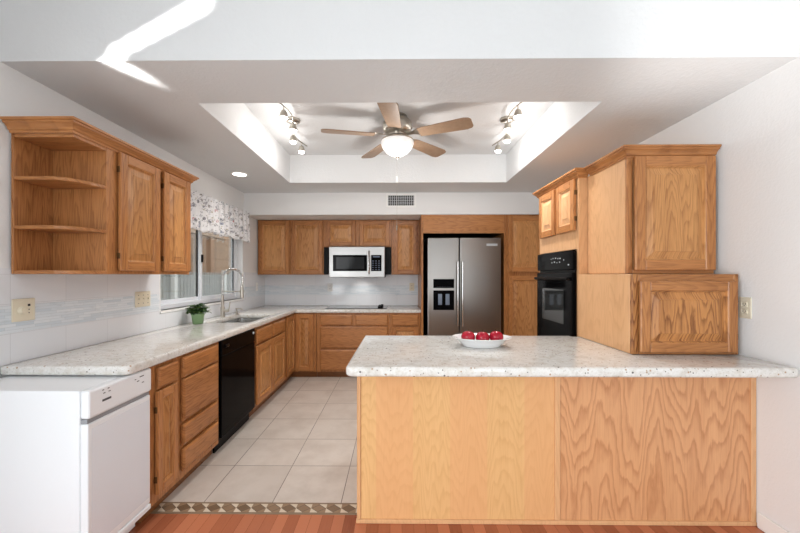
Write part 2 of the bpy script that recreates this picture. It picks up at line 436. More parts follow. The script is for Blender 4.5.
# outside the window: side yard with house wall and slatted fence
struct(box('ground', -9, XL-.16, -2, 14, -.15, -.05, plain('pale_concrete', srgb(196, 190, 182), .9), bev=0))
t = NT('tan_stucco'); x, y, z = t.sep(t.pos())
t.set(Base_Color=t.mix(t.ramp(t.math('FRACT', t.math('MULTIPLY', z, 2.2)), [(0, 1.0), (.06, 0.0)]), srgb(158, 138, 120), srgb(112, 96, 82)), Roughness=.9)
struct(box('wall_exterior', -5.4, -5.2, -2, 15, -.05, 3.4, t.m, bev=0))
pv = thing('patio_cover', (-4.6, 6, -.05), 'tan wooden patio cover on square posts seen through the kitchen window', 'patio cover')
for yy in (4.2, 5.6, 7.0, 8.6): box('post', -4.62, -4.5, yy, yy+.12, -.05, 2.3, plain('tan_post', srgb(168, 140, 118), .8), pv)
box('beam', -4.65, -4.47, 3.5, 9.5, 2.3, 2.5, plain('tan_beam', srgb(176, 150, 128), .8), pv)
fe = thing('yard_fence', (-3.9, 6, -.05), 'low grey slatted fence in the side yard outside the kitchen window', 'fence')
bm = bmesh.new()
for k in range(70): bx(bm, -3.93, -3.90, 2.6+k*.1, 2.6+k*.1+.085, -.05, 1.42)
link_mesh('slat_panel', bm, plain('weathered_slat', srgb(146, 147, 143), .8), fe)
for yy in (4.3, 6.1, 7.9): box('post', -3.90, -3.82, yy, yy+.08, -.05, 1.47, plain('fence_post', srgb(214, 214, 210), .7), fe)
area('yard_daylight', (-3.2, 5, 3.6), (-4.6, 6, .9), 4, 2, 45, (1, .98, .95))

# ------------------------------------------------------------ cabinet parts
def F(o, ua, n):
    o, ua, n = Vector(o), Vector(ua), Vector(n)
    return lambda a, b, c: o+ua*a+Vector((0, 0, 1))*b+n*c
def lbox(bm, fr, a0, a1, b0, b1, c0, c1, bev=0, mi=0):
    tmp = bmesh.new(); bx(tmp, a0, a1, b0, b1, c0, c1, bev, mi)
    for v in tmp.verts: v.co = fr(*v.co)
    me = bpy.data.meshes.new('t'); tmp.to_mesh(me); tmp.free(); bm.from_mesh(me); bpy.data.meshes.remove(me)
def rail_mat(ua): return OAKX if abs(Vector(ua).x) > .5 else OAKY
def door(parent, o, ua, n, w, h, panel=None, fw=.056, t=.027, name='door', hinge=None):
    """raised-panel door; o = lower left corner on the face frame, ua = direction of its width, n = outward"""
    fr = F(o, ua, n); bm = bmesh.new()
    lbox(bm, fr, 0, fw, 0, h, .006, t, .004, 0); lbox(bm, fr, w-fw, w, 0, h, .006, t, .004, 0)
    lbox(bm, fr, fw, w-fw, 0, fw, .006, t, .003, 1); lbox(bm, fr, fw, w-fw, h-fw, h, .006, t, .003, 1)
    d = link_mesh(name, bm, [OAKZ, rail_mat(ua)], parent)
    bm = bmesh.new(); rings = []
    wd = min(.036, (w-2*fw)*.28)
    for ins, c in ((-.001, .006), (-.001, t-.003), (.003, t-.005), (.007, t-.015), (.013, t-.016), (.013+wd, t-.006), (.014+wd, t-.003), (.017+wd, t-.0022)):
        a0, a1, b0, b1 = fw+ins, w-fw-ins, fw+ins, h-fw-ins
        rings.append([bm.verts.new(fr(a, b, max(c, .001))) for a, b in ((a0, b0), (a1, b0), (a1, b1), (a0, b1))])
    for p, q in zip(rings, rings[1:]):
        for k in range(4): bm.faces.new((p[k], p[(k+1) % 4], q[(k+1) % 4], q[k]))
    bm.faces.new(rings[-1])
    link_mesh('raised_panel', bm, panel or PANL, d)
    if hinge is not None:
        for b in (.07, h-.12):
            bm = bmesh.new(); a = -.005 if hinge == 0 else w-.001
            lbox(bm, fr, a, a+.006, b, b+.035, .004, t-.006, .001)
            link_mesh('hinge', bm, HINGE, d)
    return d
def drawer(parent, o, ua, n, w, h, t=.026, name='drawer_front'):
    fr = F(o, ua, n); bm = bmesh.new(); rings = []
    for ins, c in ((0, .006), (0, t-.009), (.006, t-.004), (.013, t)):
        rings.append([bm.verts.new(fr(a, b, c)) for a, b in ((ins, ins), (w-ins, ins), (w-ins, h-ins), (ins, h-ins))])
    for p, q in zip(rings, rings[1:]):
        for k in range(4): bm.faces.new((p[k], p[(k+1) % 4], q[(k+1) % 4], q[k]))
    bm.faces.new(rings[-1]); bm.faces.new(rings[0][::-1])
    return link_mesh(name, bm, rail_mat(ua), parent)
UX, UY, NYm, NXp, NXm = (1, 0, 0), (0, 1, 0), (0, -1, 0), (1, 0, 0), (-1, 0, 0)
CROWN = [(0, 0), (.007, 0), (.009, .01), (.016, .014), (.02, .026), (.032, .038), (.04, .042), (.041, .05), (.05, .053), (.05, .064), (0, .064)]
def crown(parent, path, z, name='crown_moulding'):
    return link_mesh(name, sweep(path, [(o+.0005, z+zz) for o, zz in CROWN]), [OAKX, OAKY], parent)

# ---- left wall cabinet with open end shelves
cb = thing('wall_cabinet', (-1.79, 2.4, 1.37), 'oak wall cabinet with open curved end shelves and two doors, left of the window', 'cabinet')
LF = -1.645
box('carcass', SX+.001, LF, 2.0, 2.81, 1.371, 2.09, OAKZ, cb)
box('shelf_back', SX+.001, SX+.013, 1.79, 1.999, 1.371, 2.09, OAKZ, cb)
def shelf(z, th):
    pts = [(SX+.014, 1.998), (SX+.014, 1.793), (LF-.13, 1.793)]
    for k in range(1, 9):
        a = PI/2*k/8; pts.append((LF-.13+.13*math.sin(a)**.9, 1.998-.205*math.cos(a)**.9 if k < 8 else 1.998))
    return link_mesh('shelf', slab(pts, [], z, z+th, XY, .003, 1), OAKX, cb)
shelf(1.371, .019); shelf(1.602, .019); shelf(1.853, .019)
box('top_board', SX+.014, LF, 1.793, 1.999, 2.07, 2.09, OAKX, cb)
crown(cb, [(SX+.001, 1.79), (LF, 1.79), (LF, 2.81), (SX+.001, 2.81)], 2.088)
for y0, y1 in ((2.075, 2.425), (2.47, 2.785)): door(cb, (LF, y0, 1.392), UY, NXp, y1-y0, .70, hinge=0)

# ---- back wall cabinets
UF = 5.02
def upper(name, x0, x1, z0, z1, label, doors):
    c = thing(name, ((x0+x1)/2, UF+.14, z0), label, 'cabinet')
    box('carcass', x0, x1, UF, YB-.0115, z0, z1, OAKZ, c)
    for a0, a1 in doors: door(c, (a0, UF, z0+.012), UX, NYm, a1-a0, z1-z0-.028, hinge=None)
    return c
upper('wall_cabinet', SX+.002, -1.024, 1.371, 2.145, 'oak two-door wall cabinet in the back left corner beside the microwave', [(-1.94, -1.51), (-1.475, -1.04)])
upper('wall_cabinet', -1.022, -.066, 1.762, 2.145, 'short oak two-door wall cabinet directly above the microwave', [(-.985, -.573), (-.515, -.092)])
upper('wall_cabinet', -.064, .325, 1.371, 2.145, 'narrow oak single-door wall cabinet between microwave and refrigerator', [(-.03, .298)])

# ---- refrigerator enclosure and pantry
EF = 4.60
en = thing('refrigerator_enclosure', (.86, 4.9, 0), 'oak surround framing the refrigerator with a plain panel above it', 'cabinet')
box('side_panel', .328, .352, EF, YB-.001, 0, 2.146, OAKZ, en); box('side_panel', 1.395, 1.413, EF, YB-.001, 0, 2.146, OAKZ, en)
box('top_panel', .353, 1.394, EF+.002, EF+.022, 1.905, 2.146, OAKX, en)
box('recess_back', .353, 1.394, YB-.03, YB-.001, 0, 1.905, BLACKM, en)
box('recess_top', .353, 1.394, EF+.03, YB-.031, 1.905, 1.92, BLACKM, en)
pa = thing('pantry_cabinet', (1.69, 4.9, 0), 'tall oak pantry cabinet right of the refrigerator, partly behind the oven tower', 'cabinet')
box('carcass', 1.415, XR-.002, EF, YB-.001, .1, 2.146, OAKZ, pa); box('toe_kick', 1.415, XR-.002, EF+.07, YB-.01, 0, .099, KICK, pa)
door(pa, (1.445, EF, 1.408), UX, NYm, .475, .715); door(pa, (1.445, EF, .13), UX, NYm, .475, 1.225)

# ---- oven tower
ot = thing('oven_cabinet', (1.66, 2.99, 0), 'tall pale oak oven tower with two small upper doors on the right wall', 'cabinet')
TX = 1.35
bm = bmesh.new()
bx(bm, TX, XR-.002, 2.632, 2.665, .1, 2.09, .001); bx(bm, TX, XR-.002, 3.315, 3.35, .1, 2.09, .001)
bx(bm, TX, XR-.002, 2.665, 3.315, 1.56, 2.09, .001); bx(bm, TX, XR-.002, 2.665, 3.315, .1, .70, .001); bx(bm, 1.9, XR-.002, 2.665, 3.315, .70, 1.56)
link_mesh('carcass', bm, VEN, ot); box('toe_kick', TX+.07, XR-.002, 2.64, 3.34, 0, .099, KICK, ot)
for y1, y0 in ((3.30, 2.99), (2.955, 2.66)): door(ot, (TX, y1, 1.70), (0, -1, 0), NXm, y1-y0, .385, hinge=1 if y0 < 2.8 else None, panel=VEN)
crown(ot, [(1.70, 3.35), (TX, 3.35), (TX, 2.632), (1.408, 2.632)], 2.08)
ov = thing('wall_oven', (1.6, 2.99, .72), 'black built-in wall oven with glass door in the oak oven tower', 'oven')
box('body', TX-.012, 1.88, 2.668, 3.312, .705, 1.548, BLACKM, ov)
cp = box('control_panel', TX-.03, TX-.0125, 2.655, 3.325, 1.405, 1.553, BLACK, ov, .004)
for k, (yy, zz, w) in enumerate([(2.86, 1.495, .03), (2.90, 1.495, .018), (2.94, 1.50, .03), (2.99, 1.50, .02), (3.03, 1.495, .012), (2.87, 1.465, .02), (2.92, 1.462, .014), (2.96, 1.468, .03), (3.01, 1.465, .02), (2.80, 1.48, .02), (2.72, 1.44, .03)]): box('display_mark', TX-.0312, TX-.0302, yy, yy+w*.6, zz, zz+.009, GLYPH, cp, 0)
od = box('oven_door', TX-.035, TX-.0125, 2.655, 3.325, .76, 1.385, BLACK, ov, .005)
box('window', TX-.0362, TX-.0352, 2.80, 3.20, .98, 1.25, plain('oven_window', srgb(52, 54, 54), .05), od, .0)
bm = bmesh.new(); tube(bm, [(TX-.058, 2.68, 1.335), (TX-.058, 3.30, 1.335)], .013, 12)
for yy in (2.71, 3.27): tube(bm, [(TX-.036, yy, 1.335), (TX-.055, yy, 1.335)], .009, 8)
link_mesh('handle', bm, BLACKM, od, 40)

# ---- right wall cabinet and counter cabinet
XE = 1.936
rc = thing('wall_cabinet', (1.68, 2.42, 1.372), 'deep oak wall cabinet with one door above the counter cabinet on the right wall', 'cabinet')
bm = bmesh.new(); bx(bm, 1.41, XE, 2.2, 2.63, 1.374, 2.09, .002)
link_mesh('carcass', bm, VEN, rc)
bm = bmesh.new(); bx(bm, 1.41, 1.445, 2.181, 2.199, 1.374, 2.09, .002, 0); bx(bm, 1.445, XE, 2.181, 2.199, 1.374, 1.40, .001, 1); bx(bm, 1.445, XE, 2.181, 2.199, 2.07, 2.09, .001, 1)
link_mesh('face_frame', bm, [OAKZ, OAKX], rc)
door(rc, (1.445, 2.18, 1.395), UX, NYm, .482, .69, panel=PANL, fw=.062)
crown(rc, [(1.41, 2.58), (1.41, 2.18), (XE, 2.18)], 2.08)
gc = thing('counter_cabinet', (1.65, 2.33, .916), 'low oak cabinet with wide door standing on the right end of the peninsula counter', 'cabinet')
bm = bmesh.new(); bx(bm, 1.338, XE, 2.045, 2.629, .916, 1.371, .002)
link_mesh('carcass', bm, VEN, gc)
bm = bmesh.new(); bx(bm, 1.338, 1.378, 2.026, 2.044, .916, 1.371, .002, 0); bx(bm, 1.91, XE, 2.026, 2.044, .916, 1.371, .002, 0)
bx(bm, 1.378, 1.91, 2.026, 2.044, .916, .945, .001, 1); bx(bm, 1.378, 1.91, 2.026, 2.044, 1.325, 1.371, .001, 1)
link_mesh('face_frame', bm, [FIGZ, OAKX], gc)
door(gc, (1.37, 2.025, .932), UX, NYm, .54, .40, panel=FIGZ, fw=.055, hinge=1)

# ---- base cabinets
BF = -1.355
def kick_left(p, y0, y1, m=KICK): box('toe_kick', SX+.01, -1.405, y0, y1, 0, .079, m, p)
ba = thing('base_cabinet', (-1.65, 2.32, 0), 'oak base cabinet with narrow door and stack of drawers between white appliance and black dishwasher', 'cabinet')
box('carcass', SX+.002, BF, 1.935, 2.698, .08, .864, OAKZ, ba); kick_left(ba, 1.94, 2.695)
drawer(ba, (BF, 1.985, .724), UY, NXp, .18, .118); door(ba, (BF, 1.972, .132), UY, NXp, .185, .58, fw=.045, hinge=0)
for z0, z1 in ((.722, .848), (.447, .711), (.294, .424), (.135, .272)): drawer(ba, (BF, 2.215, z0), UY, NXp, .44, z1-z0)
sk = thing('sink_base_cabinet', (-1.65, 3.83, 0), 'oak sink base cabinet with two false drawers and two doors under the sink', 'cabinet')
bm = bmesh.new(); bx(bm, SX+.002, BF, 3.352, 3.372, .08, .864); bx(bm, SX+.002, BF, 4.278, 4.298, .08, .864); bx(bm, BF-.02, BF, 3.372, 4.278, .08, .864); bx(bm, SX+.002, BF-.02, 3.372, 4.278, .08, .10)
link_mesh('carcass', bm, OAKZ, sk); kick_left(sk, 3.355, 4.295)
drawer(sk, (BF, 3.40, .70), UY, NXp, .42, .14); drawer(sk, (BF, 3.86, .70), UY, NXp, .40, .14)
door(sk, (BF, 3.395, .115), UY, NXp, .425, .565); door(sk, (BF, 3.835, .115), UY, NXp, .425, .565)
BY = 4.70
co = thing('corner_cabinet', (-1.5, 4.9, 0), 'oak corner base cabinet with folded two-leaf door where the counters meet', 'cabinet')
bm = bmesh.new(); bx(bm, SX+.002, BF, 4.30, YB-.012, .08, .864, .001); bx(bm, BF, -1.06, BY, YB-.012, .08, .864, .001)
link_mesh('carcass', bm, OAKZ, co)
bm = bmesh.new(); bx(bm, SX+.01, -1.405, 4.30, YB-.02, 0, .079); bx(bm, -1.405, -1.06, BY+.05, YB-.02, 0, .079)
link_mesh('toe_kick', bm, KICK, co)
door(co, (BF, 4.325, .115), UY, NXp, .345, .73); door(co, (BF+.025, BY, .10), UX, NYm, .235, .745)
bd = thing('base_cabinet', (-.6, 5, 0), 'oak drawer base cabinet with wide drawers under the cooktop', 'cabinet')
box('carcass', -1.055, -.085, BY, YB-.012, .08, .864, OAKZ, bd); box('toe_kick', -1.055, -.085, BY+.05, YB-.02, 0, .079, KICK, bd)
for a0, a1, z0, z1 in ((-1.0, -.578, .70, .838), (-.532, -.108, .70, .838), (-1.0, -.108, .40, .685), (-1.0, -.108, .108, .378)): drawer(bd, (a0, BY, z0), UX, NYm, a1-a0, z1-z0)
bn = thing('base_cabinet', (.12, 5, 0), 'narrow oak base cabinet with one drawer and door beside the refrigerator', 'cabinet')
box('carcass', -.083, .326, BY, YB-.012, .08, .864, OAKZ, bn); box('toe_kick', -.083, .326, BY+.05, YB-.02, 0, .079, KICK, bn)
drawer(bn, (-.05, BY, .70), UX, NYm, .345, .138); door(bn, (-.05, BY, .11), UX, NYm, .345, .575)

# ---- peninsula
PX0, PY = -.215, 1.955
pb = thing('peninsula_base', (.87, 2.3, 0), 'pale oak panelled peninsula base facing the living room', 'kitchen island')
box('carcass', PX0, XR-.002, PY+.012, 2.628, .0, .864, VEN, pb)
XM = .885
box('back_panel', PX0+.02, XM-.015, PY+.004, PY+.0118, .022, .862, VENB, pb, 0)['label'] = 'left back panel of pale striped veneer'
box('back_panel', XM+.015, XR-.03, PY+.004, PY+.0118, .022, .862, VENF, pb, 0)['label'] = 'right back panel with flame grain'
for a0, a1 in ((PX0, PX0+.02), (XM-.015, XM+.015), (XR-.03, XR-.002)): box('batten', a0, a1, PY-.004, PY+.0118, .022, .862, VEN, pb, .002)
box('base_strip', PX0-.004, XR-.002, PY-.008, PY+.0118, 0, .0218, VEN, pb, .003)

# ---- countertops
def arc(cx, cy, r, a0, a1, n=6): return [(cx+r*math.cos(R(a0+(a1-a0)*k/n)), cy+r*math.sin(R(a0+(a1-a0)*k/n))) for k in range(n+1)]
CE = -1.326
SY0, SY1, SX0, SX1 = 3.36, 4.12, -1.815, -1.40
out = [(SX+.001, YB-.011), (SX+.001, 1.745)]+arc(CE-.04, 1.785, .04, -90, 0)+[(CE, 4.668), (.327, 4.668), (.327, YB-.011)]
hole = arc(SX1-.04, SY1-.04, .04, 0, 90, 4)+arc(SX0+.04, SY1-.04, .04, 90, 180, 4)+arc(SX0+.04, SY0+.04, .04, 180, 270, 4)+arc(SX1-.04, SY0+.04, .04, 270, 360, 4)
o = link_mesh('countertop', slab(out, [hole], .8655, .914, XY, .011, 3), GRAN, None, 40)
tag(o, 'L-shaped white granite countertop along the left and back walls', 'countertop')
out = arc(-.25+.04, 1.735+.04, .04, 180, 270)+arc(XR-.003-.025, 1.735+.025, .025, 270, 360)+[(XR-.003, 2.629), (1.30, 2.629), (1.30, 2.665), (-.235, 2.665)]
o = link_mesh('countertop', slab(out, [], .8655, .914, XY, .014, 4), GRAN, None, 40)
tag(o, 'white granite peninsula countertop overhanging the oak panels', 'countertop')

# ---- sink, faucet, soap dispenser
si = thing('kitchen_sink', ((SX0+SX1)/2, 3.74, .7), 'stainless double-bowl undermount sink in the left counter below the window', 'sink')
def bowl(y0, y1):
    bm = bmesh.new(); x0, x1 = SX0-.004, SX1+.004
    rings = []
    for ins, z in ((-.012, .8645), (0, .8645), (.006, .80), (.01, .70), (.03, .68)):
        rings.append([bm.verts.new((a, b, z)) for a, b in arc(x1-.05, y1-.05, .05-ins, 0, 90, 4)+arc(x0+.05, y1-.05, .05-ins, 90, 180, 4)+arc(x0+.05, y0+.05, .05-ins, 180, 270, 4)+arc(x1-.05, y0+.05, .05-ins, 270, 360, 4)])
    for p, q in zip(rings, rings[1:]):
        for k in range(len(p)): bm.faces.new((p[k], p[(k+1) % len(p)], q[(k+1) % len(p)], q[k]))
    bm.faces.new(rings[-1])
    b = link_mesh('bowl', bm, SINKM, si, 50)
    bm = bmesh.new(); lathe(bm, [(0, .684), (.03, .684), (.042, .6825), (.042, .681)], ((x0+x1)/2, (y0+y1)/2, 0), 20); link_mesh('drain', bm, CHROME, b, 40)
bowl(SY0+.01, 3.725); bowl(3.765, SY1-.01)
box('divider', SX0-.003, SX1+.003, 3.727, 3.763, .80, .862, SINKM, si, .006, 3)
fa = thing('faucet', (-1.865, 3.80, .914), 'tall chrome spring faucet with arched hose behind the sink', 'faucet')
bm = bmesh.new(); lathe(bm, [(0, .915), (.028, .915), (.028, .922), (.022, .926), (.022, 1.02), (.015, 1.03), (.013, 1.15), (0, 1.15)], (-1.865, 3.80, 0), 20); link_mesh('body', bm, NICKEL, fa, 40)
bm = bmesh.new(); pts = []
for k in range(25):
    a = PI*(1-k/24); pts.append((-1.76+.105*math.cos(a), 3.80, 1.34+.09*math.sin(a)))
pts = [(-1.865, 3.80, 1.15), (-1.865, 3.80, 1.24)]+pts+[(-1.655, 3.80, 1.27), (-1.655, 3.80, 1.24)]
tube(bm, pts, .006, 8)
hx = []
tot = 0; P = [Vector(p) for p in pts]; segs = []
for p, q in zip(P, P[1:]): segs.append((tot, tot+(q-p).length, p, q)); tot += (q-p).length
for k in range(560):
    s = tot*k/559
    for (s0, s1, p, q) in segs:
        if s <= s1+1e-6: break
    d = (q-p).normalized(); c = p+(q-p)*((s-s0)/(s1-s0)); u1 = Vector((0, 1, 0)); u2 = d.cross(u1)
    ph = s/.0095*2*PI; hx.append(c+(u1*math.cos(ph)+u2*math.sin(ph))*.012)
tube(bm, hx, .0026, 5); link_mesh('spring_hose', bm, CHROME, fa, 60)
bm = bmesh.new(); lathe(bm, [(0, 1.245), (.014, 1.245), (.016, 1.20), (.018, 1.15), (.02, 1.125), (.016, 1.12), (0, 1.12)], (-1.655, 3.80, 0), 16); link_mesh('spray_head', bm, NICKEL, fa, 40)
bm = bmesh.new(); tube(bm, [(-1.866, 3.80, 1.19), (-1.66, 3.80, 1.19)], .007, 10); lathe(bm, [(.019, 1.178), (.024, 1.178), (.024, 1.202), (.019, 1.202), (.019, 1.178)], (-1.655, 3.80, 0), 16); link_mesh('hose_arm', bm, NICKEL, fa, 40)
bm = bmesh.new(); tube(bm, [(-1.845, 3.80, .985), (-1.80, 3.80, .985)], .017, 14); tube(bm, [(-1.802, 3.80, .985), (-1.79, 3.80, 1.03), (-1.785, 3.80, 1.075)], .006, 8); link_mesh('lever', bm, NICKEL, fa, 40)
sd = thing('soap_dispenser', (-1.83, 4.06, .914), 'small nickel soap pump on the counter right of the faucet', 'soap dispenser')
bm = bmesh.new(); lathe(bm, [(0, .9145), (.022, .9145), (.022, .92), (.013, .925), (.013, .945), (.007, .95), (.007, .972), (0, .972)], (-1.83, 4.06, 0), 16); link_mesh('base', bm, NICKEL, sd, 40)
bm = bmesh.new(); lathe(bm, [(0, .985), (.012, .985), (.012, .972), (0, .972)], (-1.83, 4.06, 0), 16); tube(bm, [(-1.83, 4.06, .979), (-1.775, 4.06, .978), (-1.765, 4.06, .968)], .005, 8); link_mesh('spout', bm, NICKEL, sd, 40)

# ---- potted plant
pp = thing('potted_plant', (-1.835, 3.27, .914), 'small leafy plant in a green pot on the counter under the window', 'plant')
bm = bmesh.new(); lathe(bm, [(0, .915), (.042, .915), (.045, .918), (.054, .995), (.058, .997), (.058, 1.012), (.052, 1.012), (.05, .99), (0, .99)], (-1.835, 3.27, 0), 28); link_mesh('pot', bm, POTG, pp, 40)
bm = bmesh.new(); lathe(bm, [(0, .999), (.049, .995), (.049, .991), (0, .991)], (-1.835, 3.27, 0), 20); link_mesh('soil', bm, SOIL, pp)
bm = bmesh.new(); rnd = random.Random(3)
for k in range(230):
    a = rnd.uniform(0, 2*PI); rr = .078*math.sqrt(rnd.random()); zc = 1.015+.085*rnd.random()*(1-(rr/.095)**2)
    c = Vector((-1.835+rr*math.cos(a), 3.27+rr*math.sin(a), zc)); L = rnd.uniform(.024, .042); wv = L*.45
    M = Matrix.Rotation(a+rnd.uniform(-.6, .6), 4, 'Z') @ Matrix.Rotation(rnd.uniform(-.8, .35), 4, 'Y')
    prs = []
    for u, hw, zz in ((0, .1, 0), (.3, .9, .012*L/.03*.3), (.65, .9, .002), (1, .05, -.006)):
        prs.append([bm.verts.new(c+M @ Vector((u*L, s*hw*wv, zz+abs(s)*.003))) for s in (-1, 0, 1)])
    for p, q in zip(prs, prs[1:]):
        f1 = bm.faces.new((p[0], p[1], q[1], q[0])); f2 = bm.faces.new((p[1], p[2], q[2], q[1]))
        mi = 0 if rnd.random() < .75 else 1; f1.material_index = f2.material_index = mi
link_mesh('foliage', bm, [plain('leaf_green', srgb(48, 82, 42), .5), plain('leaf_light', srgb(104, 136, 60), .5)], pp, 60)

# ---- white appliance (end of the left run)
WHITEA = plain('bluish_white_panel', srgb(230, 235, 243), .25)
ap = thing('trash_compactor', (-1.63, 1.68, 0), 'white under-counter appliance with top control panel at the near end of the left counter', 'appliance')
AY0, AY1, AF = 1.53, 1.928, -1.346
box('body', -1.945, AF-.03, AY0, AY1, .09, .8605, WHITE, ap, .006, 2)
box('plinth', -1.93, AF-.07, AY0+.012, AY1-.012, 0, .089, WHITE, ap, .003)
cp = box('control_panel', AF-.0295, AF+.012, AY0, AY1, .735, .8605, WHITE, ap, .012, 3)
for yy, zz, w, hh in ((1.605, .825, .012, .004), (1.635, .825, .012, .004), (1.60, .84, .01, .004), (1.63, .84, .01, .004), (1.815, .815, .016, .004), (1.835, .833, .03, .005), (1.80, .828, .010, .004), (1.85, .80, .016, .004), (1.60, .79, .05, .010)): box('control_mark', AF+.0119, AF+.0127, yy, yy+w, zz, zz+hh, DGREY, cp, 0)
ad = box('drawer_door', AF-.0295, AF+.006, AY0+.002, AY1-.004, .125, .715, WHITE, ap, .006, 2)
box('inset_panel', AF+.0061, AF+.0068, AY0+.02, AY1-.015, .16, .69, WHITEA, ad, .0005)
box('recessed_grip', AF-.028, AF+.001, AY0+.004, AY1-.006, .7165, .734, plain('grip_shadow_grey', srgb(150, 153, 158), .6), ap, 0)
box('foot_bar', AF-.0295, AF+.012, AY0+.004, AY1-.006, .095, .123, WHITE, ap, .005, 2)

# ---- black dishwasher
dw = thing('dishwasher', (-1.63, 3.03, 0), 'black built-in dishwasher under the left granite counter', 'dishwasher')
box('tub', -1.93, BF-.002, 2.702, 3.348, .09, .863, BLACKM, dw)
box('door_panel', BF-.001, BF+.02, 2.704, 3.346, .115, .735, BLACK, dw, .004)
cp = box('control_panel', BF-.001, BF+.022, 2.704, 3.346, .738, .862, BLACK, dw, .006, 2)
box('latch', BF+.0222, BF+.034, 2.75, 2.81, .80, .822, BLACKM, cp, .003)
bm = bmesh.new(); lathe(bm, [(0, .006), (.012, .006), (.013, 0), (0, 0)], (BF+.0225, 3.30, .825), 16, 0, 'X'); link_mesh('knob', bm, GLYPH, cp, 40)
box('kick_plate', -1.405, -1.39, 2.704, 3.346, .0, .11, BLACKM, dw)

# ---- refrigerator
rf = thing('refrigerator', (.87, 4.9, 0), 'stainless side-by-side refrigerator with ice and water dispenser', 'refrigerator')
RX0, RX1, RY, RZ, RM = .402, 1.335, 4.525, 1.84, .808
box('body', RX0+.01, RX1-.01, RY+.062, 5.24, .02, RZ-.02, BLACKM, rf)
box('grille', RX0+.02, RX1-.02, RY+.03, RY+.061, .0, .10, BLACKM, rf)
d1 = box('door', RX0, RM-.004, RY, RY+.058, .11, RZ, STEEL, rf, .010, 3); d2 = box('door', RM+.004, RX1, RY, RY+.058, .11, RZ, STEEL, rf, .010, 3)
for d, xx in ((d1, RM-.028), (d2, RM+.032)):
    bm = bmesh.new(); tube(bm, [(xx, RY-.05, .72), (xx, RY-.05, 1.535)], .011, 12)
    for zz in (.78, 1.475): tube(bm, [(xx, RY+.001, zz), (xx, RY-.05, zz)], .008, 8)
    link_mesh('handle', bm, CHROME, d, 40)
DB = plain('dispenser_black', srgb(10, 10, 11), .3, 0, IOR=1.06)
dp = box('dispenser_panel', .475, .74, RY-.004, RY-.0005, 1.20, 1.315, DB, d1, .002)
for k in range(6): box('button_mark', .52+k*.032, .535+k*.032, RY-.0052, RY-.0042, 1.212, 1.217, DGREY, dp, 0)
bm = bmesh.new(); bx(bm, .475, .492, RY-.006, RY-.0005, .92, 1.17, .002); bx(bm, .723, .74, RY-.006, RY-.0005, .92, 1.17, .002); bx(bm, .492, .723, RY-.006, RY-.0005, 1.14, 1.17, .002); bx(bm, .492, .723, RY-.006, RY-.0005, .92, .945, .002); bx(bm, .492, .723, RY-.0025, RY-.0005, .945, 1.14)
dn = link_mesh('dispenser_niche', bm, DB, d1)
for xx in (.535, .63): box('paddle', xx, xx+.05, RY-.009, RY-.003, .985, 1.125, plain('blue_grey_paddle', srgb(96, 108, 128), .2), dn, .002)
box('badge', 1.15, 1.29, RY-.004, RY-.0005, 1.735, 1.765, GLYPH, d2, .001)

# ---- microwave
mw = thing('microwave', (-.54, 5.1, 1.33), 'stainless over-the-range microwave with black window on the back wall', 'microwave')
MX0, MX1, MY, M0, M1 = -.928, -.155, 4.905, 1.335, 1.758
box('body', MX0, MX1, MY+.032, YB-.014, M0, M1, BLACKM, mw)
box('front_frame', MX0, MX1, MY, MY+.031, M0, M1, STEELH, mw, .006, 2)
md = box('window', MX0+.055, -.40, MY-.004, MY-.0005, M0+.085, M1-.115, BLACK, mw, .002)
box('screen', MX0+.10, -.44, MY-.0052, MY-.0042, M0+.115, M1-.145, plain('dim_mesh_screen', srgb(40, 42, 44), .1, 0, IOR=1.2), md, 0)
bm = bmesh.new(); tube(bm, [(-.372, MY-.001, M0+.05), (-.372, MY-.035, M0+.065), (-.372, MY-.042, M0+.2), (-.372, MY-.035, M1-.08), (-.372, MY-.001, M1-.06)], .011, 10); link_mesh('handle', bm, CHROME, mw, 50)
kp = box('keypad', -.345, -.20, MY-.004, MY-.0005, M0+.085, M1-.115, BLACK, mw, .002)
KM = plain('blue_grey_marks', srgb(96, 110, 134), .5)
for i in range(3):
    for j in range(5): box('key', -.330+i*.042, -.306+i*.042, MY-.0052, MY-.0042, M0+.10+j*.03, M0+.109+j*.03, KM, kp, 0)
box('clock_display', -.32, -.225, MY-.0052, MY-.0042, M1-.148, M1-.132, KM, kp, 0)
box('gap_shade', -1.019, MX0-.003, MY+.11, MY+.114, 1.372, 1.758, BLACKM, mw, 0); box('gap_shade', MX1+.003, -.068, MY+.11, MY+.114, 1.372, 1.758, BLACKM, mw, 0)  # black sheets put in for the shade in the gaps beside the microwave
spot('hood_lamp', (-.5, 5.05, 1.325), (-.5, 5.24, .95), 2.5, 120, .8, (1, .97, .92))

# ---- cooktop
ck = thing('cooktop', (-.55, 4.96, .914), 'black glass electric cooktop set in the back counter below the microwave', 'cooktop')
box('glass_top', -.945, -.125, 4.73, 5.20, .9145, .921, plain('black_ceran', srgb(26, 26, 28), .06, 0, IOR=1.35), ck, .002)
for cx, cy, r in ((-.76, 4.84, .08), (-.76, 5.07, .1), (-.46, 4.84, .1), (-.46, 5.07, .075)):
    bm = bmesh.new(); lathe(bm, [(r-.003, .9212), (r, .9212), (r, .9215), (r-.003, .9215), (r-.003, .9212)], (cx, cy, 0), 40); link_mesh('burner_ring', bm, DGREY, ck)
for cx, cy in ((-.225, 4.80), (-.20, 4.89), (-.225, 4.98), (-.20, 5.07)):
    bm = bmesh.new(); lathe(bm, [(0, .9215), (.022, .9215), (.02, .944), (.016, .948), (0, .948)], (cx, cy, 0), 16); link_mesh('knob', bm, BLACKM, ck, 40)

